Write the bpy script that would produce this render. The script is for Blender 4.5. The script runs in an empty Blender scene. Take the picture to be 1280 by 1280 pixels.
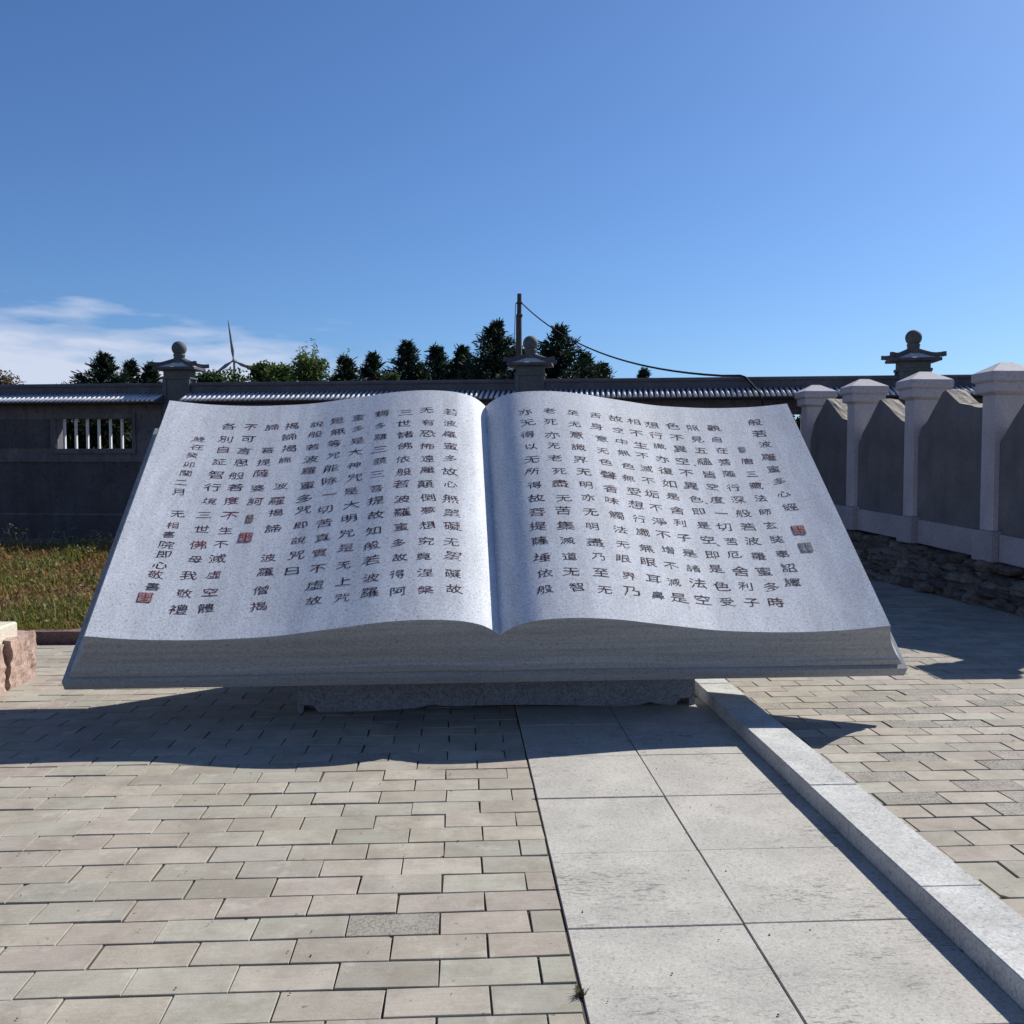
import bpy, math, random
from mathutils import Vector, noise as mnoise
R = math.radians
random.seed(7)
scene = bpy.context.scene
COL = scene.collection

# ------------------------------------------------------------------ camera
F = 1180.0 / 1280.0
cam = bpy.data.cameras.new("camera")
cam.sensor_fit = 'HORIZONTAL'; cam.sensor_width = 36.0; cam.lens = 36.0 * F
cam.clip_start = 0.05; cam.clip_end = 9000
cam_o = bpy.data.objects.new("camera", cam); COL.objects.link(cam_o)
cam_o.location = (0, 0, 1.5)
YAW = math.atan(65 / 1180.0); PIT = math.atan(56 / 1180.0)
cam_o.rotation_euler = (math.pi / 2 - PIT, 0, -YAW)
scene.camera = cam_o

# ------------------------------------------------------------------ sun, sky, exposure
SUN_EL, SUN_AZ = R(39), R(53)          # azimuth from +Y towards +X
sun = bpy.data.lights.new("sun", 'SUN'); sun.energy = 5.0; sun.angle = R(0.5); sun.color = (1.0, 0.955, 0.88)
sun_o = bpy.data.objects.new("sun", sun); COL.objects.link(sun_o)
sdir = Vector((math.cos(SUN_EL) * math.sin(SUN_AZ), math.cos(SUN_EL) * math.cos(SUN_AZ), math.sin(SUN_EL)))
sun_o.rotation_euler = sdir.to_track_quat('Z', 'Y').to_euler()
sun_o.location = sdir * 60

world = bpy.data.worlds.new("World"); scene.world = world; world.use_nodes = True
wt = world.node_tree; wn, wl = wt.nodes, wt.links
wn.clear()
wo = wn.new("ShaderNodeOutputWorld"); bg = wn.new("ShaderNodeBackground")
sky = wn.new("ShaderNodeTexSky"); sky.sky_type = 'NISHITA'; sky.sun_disc = False
sky.sun_elevation = SUN_EL; sky.sun_rotation = SUN_AZ
sky.altitude = 600; sky.air_density = 1.0; sky.dust_density = 1.0; sky.ozone_density = 2.0
bg.inputs[1].default_value = 0.057
tc = wn.new("ShaderNodeTexCoord"); sep = wn.new("ShaderNodeSeparateXYZ")
wl.new(tc.outputs['Generated'], sep.inputs[0])
def wmath(op, a, b=None, c=None, clamp=False):
    n = wn.new("ShaderNodeMath"); n.operation = op; n.use_clamp = clamp
    for i, v in enumerate((a, b, c)):
        if v is None: continue
        if isinstance(v, (int, float)): n.inputs[i].default_value = v
        else: wl.new(v, n.inputs[i])
    return n.outputs[0]
az = wmath('ARCTAN2', sep.outputs[0], sep.outputs[1])          # 0 along +Y, + to the right
el = wmath('ARCSINE', sep.outputs[2])
cb = wn.new("ShaderNodeCombineXYZ")
wl.new(wmath('MULTIPLY', az, 9.0), cb.inputs[0]); wl.new(wmath('MULTIPLY', el, 42.0), cb.inputs[1])
nz = wn.new("ShaderNodeTexNoise"); nz.inputs['Scale'].default_value = 1.3; nz.inputs['Detail'].default_value = 5; nz.inputs['Roughness'].default_value = .5
wl.new(cb.outputs[0], nz.inputs['Vector'])
# upper limit of the cloud bank falls from 9 degrees far left to 6 degrees near the middle
top = wmath('MULTIPLY_ADD', az, -0.085, 0.108)
dens = wmath('SUBTRACT', top, el)
dens = wmath('MULTIPLY_ADD', dens, 18.0, wmath('MULTIPLY_ADD', nz.outputs[0], 2.4, -0.95))
side = wmath('MULTIPLY_ADD', az, -7.0, -0.35, clamp=True)
mask = wmath('MULTIPLY', wmath('MULTIPLY', wmath('MAXIMUM', dens, 0.0, clamp=True), side), 0.85)
mx = wn.new("ShaderNodeMix"); mx.data_type = 'RGBA'
tn = wn.new("ShaderNodeMix"); tn.data_type = 'RGBA'; tn.blend_type = 'MULTIPLY'; tn.inputs[0].default_value = 1.0
wl.new(sky.outputs[0], tn.inputs[6]); tn.inputs[7].default_value = (.695, 1.0, 1.41, 1)      # cleaner, deeper blue of dry autumn air
wl.new(mask, mx.inputs[0]); wl.new(tn.outputs[2], mx.inputs[6]); mx.inputs[7].default_value = (8.6, 9.2, 11.0, 1)
wl.new(mx.outputs[2], bg.inputs[0]); wl.new(bg.outputs[0], wo.inputs[0])

vs = scene.view_settings
vs.view_transform = 'Standard'; vs.look = 'None'; vs.gamma = 1.0; vs.use_curve_mapping = False
vs.exposure = 0.5

# ------------------------------------------------------------------ helpers
class MB:
    def __init__(s): s.v = []; s.f = []; s.mi = []; s.c = []; s.a = []; s.cur = 0; s.col = (1, 1, 1); s.att = 0.0; s.sm = []
    def add(s, vs, fs, smooth=False):
        o = len(s.v); s.v += [tuple(p) for p in vs]
        for f in fs:
            s.f.append([i + o for i in f]); s.mi.append(s.cur); s.c.append(s.col); s.a.append(s.att); s.sm.append(smooth)
    def box(s, x0, x1, y0, y1, z0, z1, ch=0.0, M=None):
        if ch <= 0:
            vs = [(x, y, z) for z in (z0, z1) for y in (y0, y1) for x in (x0, x1)]
            fs = [(0, 2, 3, 1), (4, 5, 7, 6), (0, 1, 5, 4), (1, 3, 7, 5), (3, 2, 6, 7), (2, 0, 4, 6)]
        else:
            vs = []
            for z, i in ((z0, ch), (z0 + ch, 0), (z1 - ch, 0), (z1, ch)):
                q = ch * .6 if i == 0 else 0
                a, b, c, d = x0 + i, x1 - i, y0 + i, y1 - i
                vs += [(a + q, c, z), (b - q, c, z), (b, c + q, z), (b, d - q, z), (b - q, d, z), (a + q, d, z), (a, d - q, z), (a, c + q, z)]
            fs = [tuple(reversed(range(8))), tuple(range(24, 32))]
            for k in range(3):
                for j in range(8):
                    fs.append((k * 8 + j, k * 8 + (j + 1) % 8, k * 8 + 8 + (j + 1) % 8, k * 8 + 8 + j))
        if M is not None: vs = [M @ Vector(p) for p in vs]
        s.add(vs, fs)
    def loft(s, rings, cap0=True, cap1=True, closed=True, smooth=False):
        n = len(rings[0]); vs = [p for r in rings for p in r]; fs = []
        for k in range(len(rings) - 1):
            for j in range(n if closed else n - 1):
                fs.append((k * n + j, k * n + (j + 1) % n, (k + 1) * n + (j + 1) % n, (k + 1) * n + j))
        s.add(vs, fs, smooth)
        o = len(s.v) - len(vs)
        if cap0: s.add([rings[0][j] for j in range(n)], [tuple(reversed(range(n)))])
        if cap1: s.add([rings[-1][j] for j in range(n)], [tuple(range(n))])
    def tube(s, pts, rad, n=8, smooth=True):
        pts = [Vector(p) for p in pts]; rings = []
        for i, p in enumerate(pts):
            d = (pts[min(i + 1, len(pts) - 1)] - pts[max(i - 1, 0)]).normalized()
            a = d.cross(Vector((0, 0, 1)))
            if a.length < 1e-3: a = d.cross(Vector((0, 1, 0)))
            a.normalize(); b = d.cross(a)
            r = rad[i] if isinstance(rad, (list, tuple)) else rad
            rings.append([p + (a * math.cos(t) + b * math.sin(t)) * r for t in [2 * math.pi * k / n for k in range(n)]])
        s.loft(rings, smooth=smooth)
    def lathe(s, prof, n=24, smooth=True):
        rings = [[(r * math.cos(2 * math.pi * k / n), r * math.sin(2 * math.pi * k / n), z) for k in range(n)] for r, z in prof]
        s.loft(rings, smooth=smooth)
    def prism(s, poly, axis, t0, t1):
        """extrude a 2-D polygon; axis 'x': poly = (y,z), axis 'y': poly = (x,z)"""
        mk = (lambda p, t: (t, p[0], p[1])) if axis == 'x' else (lambda p, t: (p[0], t, p[1]))
        s.loft([[mk(p, t0) for p in poly], [mk(p, t1) for p in poly]])
    def build(s, name, mats, parent=None, base=None):
        me = bpy.data.meshes.new(name)
        b = Vector(base) if base is not None else (Vector(parent["_b"]) if parent is not None and "_b" in parent else Vector((0, 0, 0)))
        me.from_pydata([tuple(Vector(p) - b) for p in s.v], [], s.f)
        mats = mats if isinstance(mats, (list, tuple)) else [mats]
        for m in mats: me.materials.append(m)
        me.polygons.foreach_set("material_index", s.mi)
        me.polygons.foreach_set("use_smooth", s.sm)
        ca = me.attributes.new("tint", 'FLOAT_COLOR', 'FACE')
        ca.data.foreach_set("color", [x for c in s.c for x in (*c, 1.0)])
        wa = me.attributes.new("worn", 'FLOAT', 'FACE'); wa.data.foreach_set("value", s.a)
        me.update()
        o = bpy.data.objects.new(name, me); COL.objects.link(o)
        if parent is not None: o.parent = parent
        elif base is not None: o.location = base
        return o

def recalc(o):
    import bmesh
    bm = bmesh.new(); bm.from_mesh(o.data); bmesh.ops.remove_doubles(bm, verts=bm.verts, dist=1e-5)
    bmesh.ops.recalc_face_normals(bm, faces=bm.faces); bm.to_mesh(o.data); bm.free(); return o
def tag(o, label, cat, group=None, kind=None):
    if label: o["label"] = label
    if cat: o["category"] = cat
    if group: o["group"] = group
    if kind: o["kind"] = kind
    return o
def thing(name, loc, label, cat, group=None, world_verts=False):
    o = bpy.data.objects.new(name, None); COL.objects.link(o); o.location = loc; o.empty_display_size = .2
    tag(o, label, cat, group)
    if world_verts: o["_b"] = tuple(loc)
    return o
def structure(o): o["kind"] = "structure"; return o
def copy_tree(o, parent=None):
    c = o.copy(); COL.objects.link(c)
    if parent is not None: c.parent = parent
    for ch in list(o.children): copy_tree(ch, c)
    return c
def place(px, d, z):
    """a point at depth d metres in front of the camera station, z metres above the paving"""
    x = (px - 640) * d / 1180.0
    return Vector((x * math.cos(YAW) + d * math.sin(YAW), -x * math.sin(YAW) + d * math.cos(YAW), z))

# ------------------------------------------------------------------ materials
def mat(name, rough=.8, spec=.3):
    m = bpy.data.materials.new(name); m.use_nodes = True
    nt = m.node_tree; b = nt.nodes["Principled BSDF"]
    b.inputs['Roughness'].default_value = rough; b.inputs['Specular IOR Level'].default_value = spec
    return m, nt, b
class G:
    """tiny node-graph helper"""
    def __init__(s, nt): s.nt = nt; s.n = nt.nodes; s.l = nt.links; s.tc = s.n.new("ShaderNodeTexCoord")
    def put(s, sock, v):
        if hasattr(v, 'is_output') or hasattr(v, 'links'): s.l.new(v, sock)
        else: sock.default_value = v
    def coord(s, scale=(1, 1, 1), rot=(0, 0, 0), obj=True):
        mp = s.n.new("ShaderNodeMapping"); s.l.new(s.tc.outputs['Object'], mp.inputs[0])
        mp.inputs['Scale'].default_value = scale; mp.inputs['Rotation'].default_value = rot; return mp.outputs[0]
    def noise(s, scale, detail=4, rough=.55, vec=None, dist=0):
        t = s.n.new("ShaderNodeTexNoise"); t.inputs['Scale'].default_value = scale; t.inputs['Detail'].default_value = detail
        t.inputs['Roughness'].default_value = rough; t.inputs['Distortion'].default_value = dist
        s.l.new(vec if vec is not None else s.tc.outputs['Object'], t.inputs['Vector']); return t.outputs[0]
    def voro(s, scale, vec=None, feature='F1', out=0, rnd=1.0):
        t = s.n.new("ShaderNodeTexVoronoi"); t.feature = feature; t.inputs['Scale'].default_value = scale; t.inputs['Randomness'].default_value = rnd
        s.l.new(vec if vec is not None else s.tc.outputs['Object'], t.inputs['Vector']); return t.outputs[out]
    def ramp(s, fac, stops, interp='LINEAR'):
        r = s.n.new("ShaderNodeValToRGB"); s.l.new(fac, r.inputs[0]); e = r.color_ramp.elements; r.color_ramp.interpolation = interp
        while len(e) < len(stops): e.new(.5)
        for k, (p, c) in enumerate(stops):
            e[k].position = p; e[k].color = (*c, 1) if isinstance(c, (tuple, list)) else (c, c, c, 1)
        return r.outputs[0]
    def mix(s, fac, a, b, mode='MIX'):
        m = s.n.new("ShaderNodeMix"); m.data_type = 'RGBA'; m.blend_type = mode
        for sock, v in ((m.inputs[0], fac), (m.inputs[6], a), (m.inputs[7], b)):
            if isinstance(v, (int, float)): sock.default_value = v
            elif isinstance(v, tuple): sock.default_value = (*v, 1) if len(v) == 3 else v
            else: s.l.new(v, sock)
        return m.outputs[2]
    def math(s, op, a, b=0.0, clamp=False):
        m = s.n.new("ShaderNodeMath"); m.operation = op; m.use_clamp = clamp
        for i, v in enumerate((a, b)):
            if isinstance(v, (int, float)): m.inputs[i].default_value = v
            else: s.l.new(v, m.inputs[i])
        return m.outputs[0]
    def attr(s, name, out='Color'):
        a = s.n.new("ShaderNodeAttribute"); a.attribute_name = name; return a.outputs[out]
    def bump(s, h, strength, dist, bsdf, normal=None):
        b = s.n.new("ShaderNodeBump"); b.inputs['Strength'].default_value = strength; b.inputs['Distance'].default_value = dist
        s.l.new(h, b.inputs['Height'])
        if normal is not None: s.l.new(normal, b.inputs['Normal'])
        s.l.new(b.outputs[0], bsdf.inputs['Normal']); return b.outputs[0]

def granite(name, lo, hi, dark, speck=240.0, grain=.5, rough=.75, bump=.15, stain=.18, stain_scale=1.4, stretch=None, scuff=0, drip=0):
    m, nt, b = mat(name, rough, .25); g = G(nt)
    cell = g.voro(speck, out=1)                                        # random colour per crystal
    sepc = g.n.new("ShaderNodeSeparateColor"); g.l.new(cell, sepc.inputs[0])
    fine = g.noise(speck * .35, 3, .7)
    base = g.mix(g.math('MULTIPLY_ADD', sepc.outputs[0], grain, ), lo, hi) if False else g.mix(sepc.outputs[0], lo, hi)
    base = g.mix(g.ramp(fine, [(.55, 0.0), (.72, 1.0)]), base, dark)
    big = g.noise(stain_scale, 5, .6, vec=g.coord(stretch) if stretch else None)
    st = g.ramp(big, [(.3, 1 - stain), (.7, 1.0)])
    base = g.mix(1.0, base, st, 'MULTIPLY')
    if scuff:                                            # dark scrapes and blots where things were dragged or spilled
        a1 = g.ramp(g.noise(1.7, 3, .6), [(.50, 0.0), (.60, 1.0)])
        a2 = g.ramp(g.noise(30, 5, .75, vec=g.coord((.5, 1.6, 1), (0, 0, .5)), dist=1.2), [(.52, 0.0), (.62, 1.0)])
        base = g.mix(g.math('MULTIPLY', g.math('MULTIPLY', a1, a2), scuff), base, (.10, .095, .085))
        a3 = g.ramp(g.noise(11, 3, .5), [(.72, 0.0), (.76, 1.0)])
        base = g.mix(g.math('MULTIPLY', a3, scuff * .7), base, (.16, .15, .135))
    if drip:                                             # rain streaks running down the face
        a1 = g.ramp(g.noise(1.0, 6, .7, vec=g.coord((6, 6, .35))), [(.48, 0.0), (.68, 1.0)])
        base = g.mix(g.math('MULTIPLY', a1, drip), base, dark)
    g.l.new(base, b.inputs['Base Color'])
    if bump > 0: g.bump(g.noise(speck * .6, 3, .6), bump, .002, b)
    return m

M_page = granite("page_granite", (.53, .55, .585), (.80, .82, .85), (.30, .315, .345), speck=210, bump=.12, stain=.22, stain_scale=2.2, rough=.7, stretch=(5, 1, 1))
M_edge = granite("page_edge_shaded", (.30, .32, .335), (.42, .44, .46), (.22, .24, .26), speck=160, bump=.08, stain=.26, stain_scale=4.0, stretch=(.25, 1, 9))  # same stone as the page; shade on the edges put into a darker colour
M_base = granite("pedestal_granite", (.20, .21, .24), (.34, .36, .40), (.10, .10, .12), speck=110, bump=.5, stain=.35, rough=.9)
M_slab = granite("paving_granite", (.37, .352, .318), (.47, .452, .41), (.24, .226, .205), speck=170, bump=.35, stain=.26, stain_scale=3.2, scuff=.8, rough=.85)
M_kerb = granite("kerb_granite", (.42, .42, .40), (.58, .58, .56), (.26, .26, .26), speck=140, bump=.3, stain=.36, stain_scale=5.0, rough=.85, scuff=.45)
M_pillar = granite("pillar_granite", (.40, .38, .42), (.54, .52, .56), (.26, .25, .28), speck=120, bump=.15, stain=.25, rough=.8, drip=.3)
M_plinth = granite("plinth_granite", (.30, .29, .33), (.42, .41, .45), (.2, .2, .22), speck=120, bump=.15, stain=.3, rough=.8)
M_stele = granite("stele_stone", (.14, .138, .155), (.205, .20, .215), (.08, .078, .085), speck=150, bump=.15, stain=.4, rough=.6, drip=.45)
M_steletop = granite("stele_rough_edge", (.30, .27, .22), (.48, .43, .36), (.15, .13, .11), speck=60, bump=.7, stain=.3, rough=.95)
M_pink = granite("rough_pink_granite", (.36, .25, .21), (.52, .38, .32), (.17, .12, .10), speck=70, bump=.9, stain=.4, stain_scale=4, rough=.95)
M_cope = granite("coping_stone", (.50, .46, .38), (.64, .59, .50), (.38, .34, .28), speck=120, bump=.2, stain=.2, rough=.85)
M_brownkerb = granite("brown_kerb_stone", (.16, .10, .095), (.26, .17, .16), (.09, .06, .06), speck=90, bump=.5, stain=.4, rough=.9)
M_wall = granite("grey_wall_paint", (.13, .13, .145), (.155, .155, .17), (.06, .06, .07), speck=40, bump=.1, stain=.4, stain_scale=1.6, rough=.85, drip=.7)
M_walldark = granite("dark_wall_panel", (.07, .073, .085), (.09, .093, .105), (.04, .04, .045), speck=40, bump=.1, stain=.4, stain_scale=1.6, rough=.85, drip=.6)
M_roof = granite("ridge_tile_grey", (.085, .085, .105), (.12, .12, .14), (.06, .06, .075), speck=60, bump=.2, stain=.3, stain_scale=3, rough=.8)
M_tile = granite("eave_tile_sunlit", (.62, .63, .66), (.78, .79, .82), (.46, .46, .50), speck=60, bump=.2, stain=.3, stain_scale=5, rough=.7)  # sunlight on the tile ends put into a near-white colour
M_post = granite("post_grey", (.095, .11, .115), (.135, .15, .155), (.065, .075, .08), speck=60, bump=.15, stain=.3, stain_scale=2.5, rough=.8)
M_bar = granite("white_bar", (.6, .6, .6), (.72, .72, .72), (.5, .5, .5), speck=60, bump=.1, stain=.15, rough=.7)
M_postroof = granite("post_roof_sunlit", (.52, .53, .52), (.64, .65, .64), (.36, .36, .36), speck=60, bump=.2, stain=.3, stain_scale=6, rough=.8)  # panel colour raised to stand for sun on the roof slope

# brick pavers: per-brick tint, drag marks along the brick, pits on the worn ones
M_paver, nt, b = mat("clay_paver", .92, .2); g = G(nt)
tint = g.attr("tint"); worn = g.attr("worn", 'Fac')
streak = g.noise(9, 5, .65, vec=g.coord((1.2, 9, 1)))
c = g.mix(1.0, tint, g.ramp(streak, [(.25, .88), (.75, 1.05)]), 'MULTIPLY')
fine = g.noise(160, 3, .7)
c = g.mix(1.0, c, g.ramp(fine, [(.3, .86), (.7, 1.06)]), 'MULTIPLY')
dirt = g.noise(3.4, 8, .78)
c = g.mix(g.math('MULTIPLY', g.ramp(dirt, [(.44, 0.0), (.70, 1.0)]), .75), c, (.185, .16, .13))
c = g.mix(g.math('MULTIPLY', g.ramp(g.noise(5.5, 6, .75), [(.56, 0.0), (.66, 1.0)]), .30), c, (.50, .47, .41))
spots = g.math('MULTIPLY', g.ramp(g.noise(26, 3, .6), [(.68, 0.0), (.72, 1.0)]), .75)
c = g.mix(spots, c, (.13, .115, .10))
pitn = g.noise(75, 4, .75); patch = g.noise(7, 4, .6)
pits = g.math('MULTIPLY', g.ramp(pitn, [(.50, 0.0), (.60, 1.0)]), g.math('MULTIPLY', worn, g.ramp(patch, [(.36, 0.0), (.5, 1.0)])), clamp=True)
c = g.mix(g.math('MULTIPLY', pits, .85), c, (.075, .07, .066))
c = g.mix(g.math('MULTIPLY', worn, .3), c, (.22, .21, .20))
g.l.new(c, b.inputs['Base Color'])
hgt = g.math('SUBTRACT', g.math('ADD', g.math('MULTIPLY', streak, .5), g.math('MULTIPLY', fine, .25)), g.math('MULTIPLY', pits, 1.6))
g.bump(hgt, .45, .004, b)

M_soil, nt, b = mat("soil", 1.0, .05); g = G(nt)
g.l.new(g.mix(g.noise(3, 6, .6), (.07, .055, .042), (.14, .115, .085)), b.inputs['Base Color'])
M_joint, nt, b = mat("joint_sand", 1.0, .05); g = G(nt)
g.l.new(g.mix(g.noise(14, 6, .6), (.045, .038, .03), (.11, .095, .075)), b.inputs['Base Color'])

M_ink, nt, b = mat("worn_red_ink", .8, .2); g = G(nt)
n1 = g.noise(3.0, 4, .6); n2 = g.noise(45, 3, .7)
f = g.math('MULTIPLY', g.attr("worn", 'Fac'), g.ramp(n2, [(.36, 0.0), (.55, 1.0)]))
cc = g.mix(f, (.020, .013, .013), (.21, .035, .035))
cc = g.mix(g.math('MULTIPLY', g.ramp(g.noise(70, 3, .7), [(.56, 0.0), (.68, 1.0)]), .55), cc, (.30, .29, .29))
g.l.new(cc, b.inputs['Base Color'])
def plain(name, c0, c1, scale=20, rough=.8, spec=.25, bump=0):
    m, nt, b = mat(name, rough, spec); g = G(nt); n = g.noise(scale, 5, .6)
    g.l.new(g.mix(g.ramp(n, [(.3, 0.0), (.7, 1.0)]), c0, c1), b.inputs['Base Color'])
    if bump: g.bump(n, bump, .01, b)
    return m
M_sealred = plain("seal_red", (.22, .035, .045), (.33, .075, .085), 60)
M_sealgrey = plain("seal_grey", (.13, .14, .15), (.22, .23, .24), 60)
M_sealdark = plain("seal_brown", (.10, .08, .05), (.20, .15, .11), 60)
M_sealcut = plain("seal_cut", (.34, .29, .30), (.44, .40, .41), 60)
M_bark = plain("bark", (.05, .04, .03), (.10, .08, .06), 12, .95, bump=.6)
M_pole = plain("pole_timber", (.05, .05, .055), (.09, .085, .085), 8, .9)
M_cable = plain("cable_rubber", (.012, .012, .014), (.02, .02, .022), 8, .8, .1)
M_turb = plain("turbine_backlit", (.13, .15, .19), (.17, .19, .23), .05, .6)  # backlit look put into the colour, darker and bluer
def leaf(name, tr=.25):
    m, nt, b = mat(name, .7, .2); g = G(nt)
    g.l.new(g.attr("tint"), b.inputs['Base Color'])
    t = g.n.new("ShaderNodeBsdfTranslucent"); g.l.new(g.mix(1.0, g.attr("tint"), (1.2, 1.3, .7), 'MULTIPLY'), t.inputs[0])
    ms = g.n.new("ShaderNodeMixShader"); ms.inputs[0].default_value = tr
    g.l.new(b.outputs[0], ms.inputs[1]); g.l.new(t.outputs[0], ms.inputs[2])
    g.l.new(ms.outputs[0], g.n["Material Output"].inputs[0]); return m
M_needle = leaf("needles", .12); M_leaf = leaf("leaves", .35); M_grass = leaf("grass_blades", .3)

# ------------------------------------------------------------------ ground
mb = MB(); mb.add([(-6000, -200, -.06), (6000, -200, -.06), (6000, 6000, -.06), (-6000, 6000, -.06)], [(0, 1, 2, 3)])
structure(mb.build("ground", M_soil))
mb = MB(); mb.add([(-8, .2, -.007), (6.4, .2, -.007), (6.4, 15.2, -.007), (-8, 15.2, -.007)], [(0, 1, 2, 3)])
structure(mb.build("paving_bed", M_joint))

# brick paving, laid in running bond along X
rb = random.Random(3)
mb = MB()
PX, PY, J = .3005, .1513, .0065
TINTS = [(.358, .323, .268), (.346, .318, .262), (.368, .332, .276), (.335, .315, .265), (.362, .318, .275), (.338, .325, .272), (.378, .345, .292), (.325, .30, .252)]
def brick(x0, x1, y0, y1, right):
    if x1 - x0 < .03: return
    t = rb.choice(TINTS); k = rb.uniform(.90, 1.10)
    mb.col = tuple(a * k * rb.uniform(.992, 1.008) for a in t)
    w = 0.0
    p = .24 if right else .008
    if rb.random() < p: w = rb.uniform(.5, 1.0)
    mb.att = w
    j = J * rb.uniform(.25, .75); j2 = J * rb.uniform(.2, .75); ch = .0016
    x0 += j; x1 -= j * rb.uniform(.6, 1.4); y0 += j2; y1 -= j2
    zc = rb.gauss(0, .0014); sx = rb.gauss(0, .005); sy = rb.gauss(0, .008)
    xc, yc = (x0 + x1) / 2, (y0 + y1) / 2
    Z = lambda x, y: zc + (x - xc) * sx + (y - yc) * sy
    dx = [rb.gauss(0, .0012) for _ in range(8)]
    P = [(x0 + dx[0], y0 + dx[1]), (x1 + dx[2], y0 + dx[3]), (x1 + dx[4], y1 + dx[5]), (x0 + dx[6], y1 + dx[7])]
    # an occasional broken corner
    if rb.random() < .07:
        k0 = rb.randrange(4); q = P[k0]; a = P[(k0 - 1) % 4]; d = P[(k0 + 1) % 4]
        s = rb.uniform(.008, .028)
        def to(u, v): L = math.hypot(v[0] - u[0], v[1] - u[1]); return (u[0] + (v[0] - u[0]) * s / L, u[1] + (v[1] - u[1]) * s / L)
        P = P[:k0] + [to(q, a), to(q, d)] + P[k0 + 1:]
    n = len(P)
    inn = []
    for x, y in P: inn.append((x + (ch if x < xc else -ch), y + (ch if y < yc else -ch)))
    vs = [(x, y, -.03) for x, y in P] + [(x, y, Z(x, y) - ch) for x, y in P] + [(x, y, Z(x, y)) for x, y in inn]
    fs = [tuple(range(2 * n, 3 * n))]
    for r in (0, 1):
        for i in range(n): fs.append((r * n + i, r * n + (i + 1) % n, (r + 1) * n + (i + 1) % n, (r + 1) * n + i))
    mb.add(vs, fs)
SLAB_L, SLAB_M, SLAB_R = .3430, .9270, 1.553
KERB_R = 1.774
row0 = 2.669 - 11 * PY
for r in range(0, 92):
    y0 = row0 + r * PY; y1 = y0 + PY
    if y0 > 14.8: break
    off = (-.067 if (r - 11) % 2 == 0 else .083) + rb.gauss(0, .004)
    # left field
    k0, k1 = -27, 2
    if y1 < 8.15:
        for k in range(k0, 7):
            a, c_ = off + k * PX, off + (k + 1) * PX
            lim = SLAB_L - .004 if y0 < 6.3 else 1.548
            if a >= lim: break
            brick(a, min(c_, lim), y0, y1, False)
    for k in range(4, 24):                            # right of the kerb
        a, c_ = off + k * PX, off + (k + 1) * PX
        lo = KERB_R + .004 if y0 < 7.4 else -1.0
        if c_ <= lo or a > 6.2: continue
        brick(max(a, lo), c_, y0, y1, True)
structure(mb.build("pavement", M_paver))

# pale granite slabs of the path that leads to the sculpture
mb = MB(); rs = random.Random(5)
ys = [.60, 1.20, 1.80, 2.395, 2.985, 3.582, 4.190, 4.80, 5.40, 6.0]
ys2 = [y + .004 for y in ys]
for cx0, cx1, yy in ((SLAB_L, SLAB_M, ys), (SLAB_M, SLAB_R, ys2)):
    for i in range(len(yy) - 1):
        z = .003 + rs.gauss(0, .0012); g_ = .0022
        mb.box(cx0 + g_, cx1 - g_, yy[i] + .0016, yy[i + 1] - .0016, -.04, z, ch=.0025)
structure(mb.build("path", M_slab))

# raised kerb on the right of the path
mb = MB(); yk = [.2, 1.05, 2.05, 3.05, 4.07, 5.05, 6.05, 7.3]
for i in range(len(yk) - 1):
    dz = rs.gauss(0, .001)
    mb.box(SLAB_R + rs.gauss(0, .001), KERB_R - .003, yk[i] + .0012, yk[i + 1] - .0012, -.05, .083 + dz, ch=.004)
structure(mb.build("kerb", M_kerb))

# dry weeds and grit caught in the joints
mb = MB(); rw = random.Random(17)
def sprig(x, y, n, h):
    for _ in range(n):
        a = rw.uniform(0, 6.28); l = h * rw.uniform(.3, 1.0); w = .0022; e = rw.uniform(.3, 1.1)
        p = Vector((x + rw.gauss(0, .006), y + rw.gauss(0, .006), -.004)); d = Vector((math.cos(a) * e, math.sin(a) * e, 1)).normalized() * l
        sd = Vector((-math.sin(a), math.cos(a), 0)) * w
        mb.col = rw.choice([(.10, .085, .045), (.07, .08, .035), (.16, .12, .07)])
        mb.add([p - sd, p + sd, p + d * .6 + sd * .7, p + d, p + d * .6 - sd * .7], [(0, 1, 2, 3, 4)])
sprig(.338, 2.60, 46, .035); sprig(.338, 2.63, 20, .02)
for _ in range(46):
    y = row0 + rw.randrange(0, 34) * PY; x = rw.uniform(-2.6, .33) if rw.random() < .6 else rw.uniform(1.8, 4.2)
    sprig(x, y, rw.randrange(5, 16), rw.uniform(.006, .016))
for _ in range(26): sprig(SLAB_R - .004, rw.uniform(1.2, 5.6), rw.randrange(4, 14), rw.uniform(.006, .02))
for _ in range(420):                                   # crumbs of stone and dead leaf bits lying about
    x = rw.uniform(-2.8, 4.0); y = rw.uniform(1.4, 6.5); r = rw.uniform(.0015, .0045)
    if SLAB_R < x < KERB_R: continue
    mb.col = rw.choice([(.10, .09, .075), (.2, .18, .15), (.14, .085, .05), (.32, .30, .26)])
    q = [(x + r * math.cos(t) * rw.uniform(.6, 1.3), y + r * math.sin(t) * rw.uniform(.6, 1.3), .004) for t in (0, 1.2, 2.5, 3.7, 5.0)]
    mb.add(q + [(x, y, .004 + r)], [(i, (i + 1) % 5, 5) for i in range(5)])
M_debris, nt, b = mat("debris", .95, .1); g = G(nt); g.l.new(g.attr("tint"), b.inputs['Base Color'])
tag(mb.build("weeds", M_debris, base=(0, 4, 0)), "dry weeds and crumbs scattered in the paving joints", "weeds", kind="stuff")

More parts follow.
